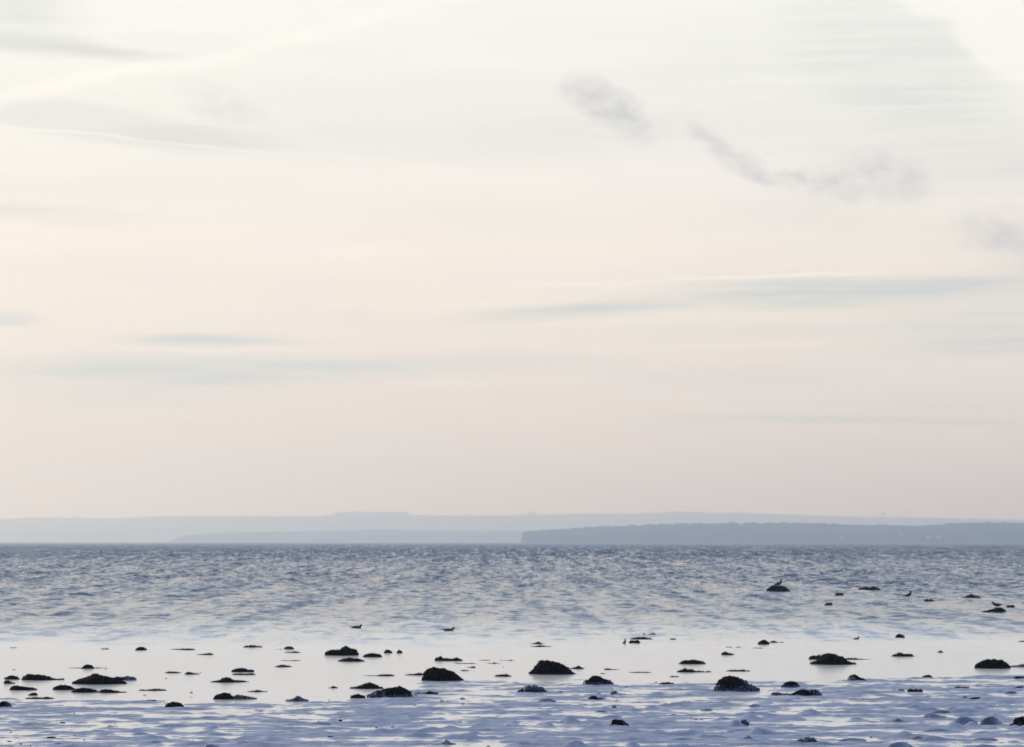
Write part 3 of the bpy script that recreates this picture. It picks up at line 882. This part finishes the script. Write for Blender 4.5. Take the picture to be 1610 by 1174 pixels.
 (386, 420, 1087.5, 5, PEAK, 'weedy_stone', '', 'little dark stone with thin wings above the bluish ice-glazed rock'),
 (516, 531, 1081, 5, PEAK, 'weedy_stone', '', 'tiny dark stone left of the spiky weed-covered one'),
 (213, 260, 1085.5, 5.2, [(0, .2), (.3, .4), (.45, .4), (.62, 1), (.8, .6), (1, .2)], 'weedy_stone', '', 'long low stone with a bump, right of the row of three dark mounds'),
 (208, 258, 1102, 4, PEAK, 'weedy_stone', '', 'thin dark stone at the slush edge up and left of the lone black dome'),
 (5, 30, 1067.5, 7.5, DOME, 'rock', '', 'dark stone at the left edge, left of a longer one'),
 (30, 97, 1069, 11, [(0, .3), (.15, 1), (.45, .85), (.65, .5), (.72, .2), (1, .1)], 'rock', '', 'long dark stone with a thin right tail near the left edge'),
 (4, 23, 1074, 6.5, LEFT, 'weedy_stone', '', 'small stone directly below the dark one at the left edge'),
 (12, 55, 1084.5, 9, [(0, .3), (.15, .9), (.3, 1), (.6, .6), (.8, .6), (1, .1)], 'rock', '', 'flat-topped dark stone near the left edge under the long tailed one'),
 (80, 116, 1084, 9.5, DOME, 'rock', '', 'first and roundest of a row of three dark mounds on the left'),
 (109, 152, 1088, 8.8, DOME, 'rock', '', 'middle one of a row of three dark mounds on the left'),
 (151, 196, 1088.5, 7.2, LEFT, 'rock', '', 'last of a row of three dark mounds on the left, tapering right'),
 (43, 59, 1092.5, 5.5, DOME, 'weedy_stone', '', 'small dark knob resting above a flat stone at the slush edge'),
 (37, 84, 1098.5, 5, FLAT, 'weedy_stone', '', 'flat dark stone at the slush edge under a small knob'),
 # --- small dark stones frozen into the slush
 (92, 103, 1136, 4, DOME, 'weedy_stone', '', 'tiny dark stone in the left slush below the flat stone with a knob'),
 (67, 89, 1160.5, 5, DOME, 'weedy_stone', '', 'small dark stone in a bright pool in the lower left corner area'),
 (114, 127, 1156, 3.5, TAIL, 'weedy_stone', '', 'tiny dark stone right of the one in the lower left pool'),
 (11, 19, 1165, 2.6, DOME, 'weedy_stone', '', 'tiniest stone near the lower left corner'),
 (168, 180, 1141.5, 2.4, DOME, 'weedy_stone', '', 'tiny low stone in the slush below and left of the lone black dome'),
 (532, 539, 1133, 4.5, DOME, 'weedy_stone', '', 'tiny dark stone right of the smooth ice mound below the humped rock'),
 (594, 604, 1149, 4.5, DOME, 'weedy_stone', '', 'tiny dark stone just left of a small blue ice mound'),
 (875, 886, 1088, 3.2, DOME, 'weedy_stone', '', 'tiny dark stone right of the ice-mottled dome'),
 (960, 974, 1113, 5.5, DOME, 'weedy_stone', '', 'small dark stone between the blocky black stone and the icy-footed dome'),
 (1260, 1272, 1121, 3.5, DOME, 'weedy_stone', '', 'tiny dark stone in the slush below the notched rock'),
 (1091, 1106, 1131, 3.2, FLAT, 'weedy_stone', '', 'tiny flat stone in the slush below and left of the tallest steep rock'),
 (1440, 1450, 1071.5, 3.2, DOME, 'weedy_stone', '', 'tiny stone at the slush edge left of the small brown one'),
 (1411, 1423, 1086, 5, DOME, 'weedy_stone', '', 'small dark stone left of the spiky stone in the right slush'),
 (1428, 1452, 1087, 7, [(0, .3), (.2, 1), (.35, .6), (.55, .8), (.7, .6), (.85, .8), (1, .3)], 'weedy_stone', '', 'spiky dark weed-covered stone in the right slush'),
 (1498, 1527, 1081, 4, FLAT, 'weedy_stone', '', 'thin dark stone in the slush below the twin-topped rock'),
 (1531, 1545, 1077, 3.2, FLAT, 'weedy_stone', '', 'tiny thin stone just right of another thin one below the twin-topped rock'),
 (1399, 1407, 1080.5, 3.5, DOME, 'weedy_stone', '', 'tiny pale-backed stone up and left of the spiky stone in the right slush'),
 (1457, 1474, 1103, 3, FLAT, 'weedy_stone', '', 'thin broken stone below and right of the spiky stone in the slush'),
 (1524, 1546, 1099, 5.5, DOME, 'weedy_stone', '', 'dark right half of an icy pair in the right slush'),
 (1401, 1413, 1163, 3, DOME, 'weedy_stone', '', 'tiny dark stone among the lowest ice mounds on the right'),
 (360, 373, 1172, 3.5, DOME, 'weedy_stone', '', 'tiny dark stone at the bottom edge right of an ice mound'),
 (514, 525, 1158, 3, DOME, 'weedy_stone', '', 'tiny dark stone in the slush below the smooth ice mound'),
 # --- ice mounds
 (1452, 1499, 1130, 12, LEFT, 'ice_mound', '', 'ice mound with a long right slope, first of four big ones on the lower right'),
 (1464, 1500, 1121, 8, DOME, 'ice_mound', '', 'pale ice hump right behind the first of the four big mounds'),
 (1499, 1541, 1138.5, 15, DOME, 'ice_mound', '', 'rounded blue ice mound, second of four big ones on the lower right'),
 (1542, 1578, 1139.5, 16.5, DOME, 'ice_mound', '', 'smooth pale blue ice dome, third of four big ones on the lower right'),
 (1394, 1431, 1135, 9, PEAK, 'ice_mound', '', 'pointed blue ice mound left of the four big ones'),
 (1454, 1496, 1150, 8, DOME, 'ice_mound', '', 'low ice mound in front of the first of the four big ones'),
 (1423, 1467, 1162, 9, PEAK, 'ice_mound', '', 'wide pointed ice mound near the bottom edge on the right'),
 (1530, 1573, 1164, 8, DOME, 'ice_mound', '', 'low wide ice mound below the second and third big ones'),
 (1398, 1439, 1175, 12, DOME, 'ice_mound', '', 'dark ice mound cut by the bottom edge on the right'),
 (1319, 1366, 1165, 8, DOME, 'ice_mound', '', 'wide flat ice mound right of the rough dark-cored one'),
 (1240, 1293, 1169, 12.5, [(0, .05), (.2, .3), (.45, .6), (.6, 1), (.75, .8), (.88, .4), (1, .1)], 'rock', 'M', 'rough icy mound with a dark core at the bottom, below the notched rock'),
 (1163, 1191, 1162, 9.5, PEAK, 'ice_mound', '', 'small pointed ice mound left of the rough dark-cored one'),
 (1150, 1179, 1140.5, 11, RIGHT, 'rock', 'M', 'icy lump with dark flecks below the tallest steep rock'),
 (1178, 1198, 1111, 7, DOME, 'ice_mound', '', 'faint pale ice hump just below the tallest steep rock'),
 (1101, 1122, 1116.5, 5, DOME, 'ice_mound', '', 'low ice hump below and left of the tallest steep rock'),
 (1506, 1530, 1099, 8, PEAK, 'ice_mound', '', 'blue pointed left half of an icy pair in the right slush'),
 (1580, 1602, 1090, 6, DOME, 'ice_mound', '', 'pale ice hump near the right edge under the second edge stone'),
 (1034, 1057, 1143.5, 5, PEAK, 'ice_mound', '', 'small ice mound right of the blocky black stone'),
 (986, 1004, 1144, 4, LEFT, 'ice_mound', '', 'low ice tongue touching the right of the blocky black stone'),
 (1030, 1047, 1156, 4, DOME, 'ice_mound', '', 'faint ice hump below and right of the blocky black stone'),
 (844, 875, 1103, 7.5, DOME, 'ice_mound', '', 'smooth blue ice mound below the ice-mottled dome'),
 (908, 926, 1108, 4, FLAT, 'ice_mound', '', 'crumbled ice hump left of and below the stone iced on its right'),
 (935, 955, 1119, 5, DOME, 'ice_mound', '', 'pale ice hump up and left of the blocky black stone'),
 (666, 693, 1148, 7, PEAK, 'ice_mound', '', 'pointed blue ice mound in the slush below the big rounded rock'),
 (686, 717, 1170, 11, PEAK, 'ice_mound', '', 'biggest pointed ice mound at the bottom left of centre'),
 (732, 748, 1164, 5, DOME, 'ice_mound', '', 'small ice hump right of the biggest pointed mound'),
 (613, 629, 1150, 5.5, DOME, 'ice_mound', '', 'small blue ice mound left of the pointed one below the big rounded rock'),
 (690, 699, 1103, 5, DOME, 'ice_mound', '', 'tiny ice knob right of the long humped rock'),
 (722, 732, 1098.5, 4.5, DOME, 'ice_mound', '', 'tiny ice knob below the big rounded rock'),
 (487, 521, 1139, 6.5, DOME, 'ice_mound', '', 'smooth grey-blue ice mound below the blue ice-capped rock'),
 (317, 345, 1176, 10, DOME, 'ice_mound', '', 'blue ice mound at the bottom edge on the left'),
 (315, 349, 1165, 4, FLAT, 'ice_mound', '', 'thin ice hump just above the blue mound at the bottom edge'),
 (75, 103, 1170, 6, PEAK, 'ice_mound', '', 'low blue ice mound in the lower left below the pool stones'),
]
for i, r_ in enumerate(STONES):
    stone(*r_, seed=101 + i * 7)


# crumbs of stone and weed between the rocks, too small to tell apart
rs = np.random.RandomState(5)
Vs, Fs = [], []
ico = np.array([(1, 0, 0), (.5, .87, 0), (-.5, .87, 0), (-1, 0, 0), (-.5, -.87, 0), (.5, -.87, 0), (0.1, 0, 1)])
for k in range(130):
    if k < 50:
        b_ = STONES[rs.randint(0, len(STONES))]
        cx, cy = rs.normal((b_[0] + b_[1]) / 2, 30 + (b_[1] - b_[0]) * 0.5), b_[2] + rs.normal() * 4
    else:
        cx, cy = rs.uniform(-20, 1630), 1050 + 130 * rs.rand() ** 0.8
    if cy < (1066 if k >= 50 else 1040): continue
    q = at(cx, cy)
    sx_ = rs.uniform(1.5, 6) / F * q.y * rs.uniform(0.5, 1)
    sc = np.array((sx_, sx_ * 0.6, rs.uniform(0.4, 1.1) / F * q.y + 0.006))
    b0 = len(Vs)
    Vs += [tuple(ico[m_] * sc * rs.uniform(0.7, 1.2, 3) + (q.x, q.y, 0.002 if cy > 1065 else -0.004)) for m_ in range(7)]
    Fs += [(b0 + m_, b0 + (m_ + 1) % 6, b0 + 6) for m_ in range(6)]
link('pebbles', mesh_np('pebbles', np.array(Vs), np.array(Fs), M_weed), kind='stuff')


# ---------------------------------------------------------------- birds
def loft(name, pts, mat, n=14):
    """A closed skin through oval rings: (x, y, z, half width across, half height), spine in the x-z plane."""
    V, Fc = [], []
    P = [np.array(p[:3], float) for p in pts]
    for i, p in enumerate(pts):
        a_, b_ = P[max(i - 1, 0)], P[min(i + 1, len(P) - 1)]
        t_ = (b_ - a_) / (np.linalg.norm(b_ - a_) + 1e-9)
        up = np.array((-t_[2], 0, t_[0]))
        for k in range(n):
            q = 2 * math.pi * k / n
            V.append(P[i] + np.array((0, 1, 0)) * math.cos(q) * p[3] + up * math.sin(q) * p[4])
    for i in range(len(pts) - 1):
        for k in range(n):
            Fc.append((i * n + k, i * n + (k + 1) % n, (i + 1) * n + (k + 1) % n, (i + 1) * n + k))
    return mesh_np(name, np.array(V), np.array(Fc), mat)


def bird(x, row, length, heading, stand, pitch, neck, label, cat, back, belly, on=None, z0=0.0, leg=0.10):
    """Faces +x before turning by heading (degrees); length in metres."""
    p = at(x, row)
    if on is not None:
        p = on
    L = length
    e = link(cat.replace(' ', '_'), None, loc=(p.x, p.y, p.z + z0), label=label, cat=cat, group='birds on the shallow water and rocks')
    e.rotation_euler = (0, 0, math.radians(heading))
    lift = leg if stand else -0.08 * L
    c, s_ = math.cos(math.radians(pitch)), math.sin(math.radians(pitch))

    def T(q, flat=0):
        """rotate about the belly, then lift"""
        return (q[0] * c - q[1] * s_, flat, q[0] * s_ + q[1] * c + lift + 0.17 * L)
    body = [(-.52, .045, .02, .008), (-.42, .04, .05, .016), (-.30, .02, .085, .05), (-.15, -.01, .13, .10), (.02, -.02, .15, .125),
            (.18, .0, .13, .12), (.27, .05, .10, .11), (.31, .05 + .09 * neck, .082, .09), (.335, .05 + .16 * neck, .072, .078),
            (.37, .08 + .2 * neck, .07, .072), (.42, .08 + .2 * neck, .056, .056), (.455, .07 + .2 * neck, .02, .022)]
    pts = []
    for bx, bz, ww, hh in body:
        q = T((bx * L, bz * L))
        pts.append((q[0], 0, q[2], ww * L, hh * L))
    link('body', loft('body', pts, belly), e)
    hx, hz = .455 * L, (.065 + .2 * neck) * L
    link('bill', loft('bill', [(*T((hx - .01 * L, hz)), .014 * L, .016 * L), (*T((hx + .05 * L, hz - .005 * L)), .009 * L, .011 * L),
                               (*T((hx + .085 * L, hz - .018 * L)), .002 * L, .003 * L)], M_bill, 8), e)
    for sd_ in (-1, 1):
        w_ = []
        for bx, bz, ww, hh in [(.22, .02, .01, .03), (.12, .04, .03, .085), (-.05, .045, .035, .085), (-.25, .045, .03, .045), (-.42, .05, .018, .022), (-.56, .058, .005, .006)]:
            q = T((bx * L, bz * L))
            off = (.12 if bx > -.1 else .12 + (bx + .1) * .2) * L
            w_.append((q[0], sd_ * off, q[2], ww * L, hh * L))
        link('wing', loft('wing', w_, back, 10), e)
        q = T(((.405) * L, (.10 + .2 * neck) * L))
        link('eye', loft('eye', [(q[0] - .006 * L, sd_ * .043 * L, q[2], .004 * L, .004 * L), (q[0], sd_ * .047 * L, q[2], .008 * L, .008 * L),
                                 (q[0] + .006 * L, sd_ * .043 * L, q[2], .004 * L, .004 * L)], M_gull_dark, 8), e)
        if stand:
            q = T((0.0, -.10 * L))
            y_ = sd_ * .06 * L
            g_ = loft('leg', [(q[0], y_, q[2] + .02, .013 * L, .013 * L), (q[0] - .03 * L, y_, lift * .5, .010 * L, .010 * L), (q[0], y_, .004, .010 * L, .010 * L)], M_leg, 8)
            lg = link('leg', g_, e)
            fv = np.array([(q[0] - .03 * L, y_ - .01 * L, .0), (q[0] + .11 * L, y_ - .06 * L, .0), (q[0] + .13 * L, y_, .0), (q[0] + .11 * L, y_ + .06 * L, .0),
                           (q[0] - .03 * L, y_ - .01 * L, .008), (q[0] + .09 * L, y_ - .05 * L, .008), (q[0] + .11 * L, y_, .008), (q[0] + .09 * L, y_ + .05 * L, .008)])
            link('foot', mesh_np('foot', fv, np.array([(0, 3, 2, 1), (4, 5, 6, 7), (0, 1, 5, 4), (1, 2, 6, 5), (2, 3, 7, 6), (3, 0, 4, 7)]), M_leg), lg)
    return e


def on_rock(pxx, base, h):
    """A spot on top of a stone that was built from (base, h)."""
    q = at(pxx, base)
    pd = (base - HOR) ** 2 / (F * CAM_Z)
    yc = q.y + 0.3 * h / pd
    z = CAM_Z - (base - HOR - h) * yc / F
    return Vector((q.x * yc / q.y, yc, z - 0.02))


bird(560, 987.5, 0.42, -8, False, -3, 0.55, 'dark gull swimming to the right, left one of the two swimming gulls', 'gull', M_gull_dark, M_gull_dark)
bird(705, 992.0, 0.44, 6, False, -1, 0.45, 'paler gull swimming to the right, right one of the two swimming gulls', 'gull', M_gull_back, M_gull_back)
bird(1224, 921, 0.60, 14, True, 20, 0.9, 'gull standing upright on the flat-backed rock in the rippled water', 'gull', M_gull_dark, M_gull_dark, on_rock(1224, 930, 8.6), leg=.09)
bird(1428, 941, 0.50, 5, True, 24, 0.8, 'upright dark gull wading alone in the rippled water', 'gull', M_gull_dark, M_gull_dark, leg=.11)
bird(1568, 957, 0.50, 165, True, 5, 0.4, 'gull standing level on the low rock near the right edge', 'gull', M_gull_dark, M_gull_dark, on_rock(1568, 962, 6), leg=.10)
bird(981.5, 1011, 0.22, 35, False, 42, 0.9, 'small upright bird sitting on the water left of the stone chain', 'small bird', M_gull_dark, M_gull_dark)
bird(1346.5, 1004.5, 0.22, 10, False, 8, 0.6, 'small dark bird swimming at the ripple line above the flat-topped rock', 'small bird', M_gull_dark, M_gull_dark)
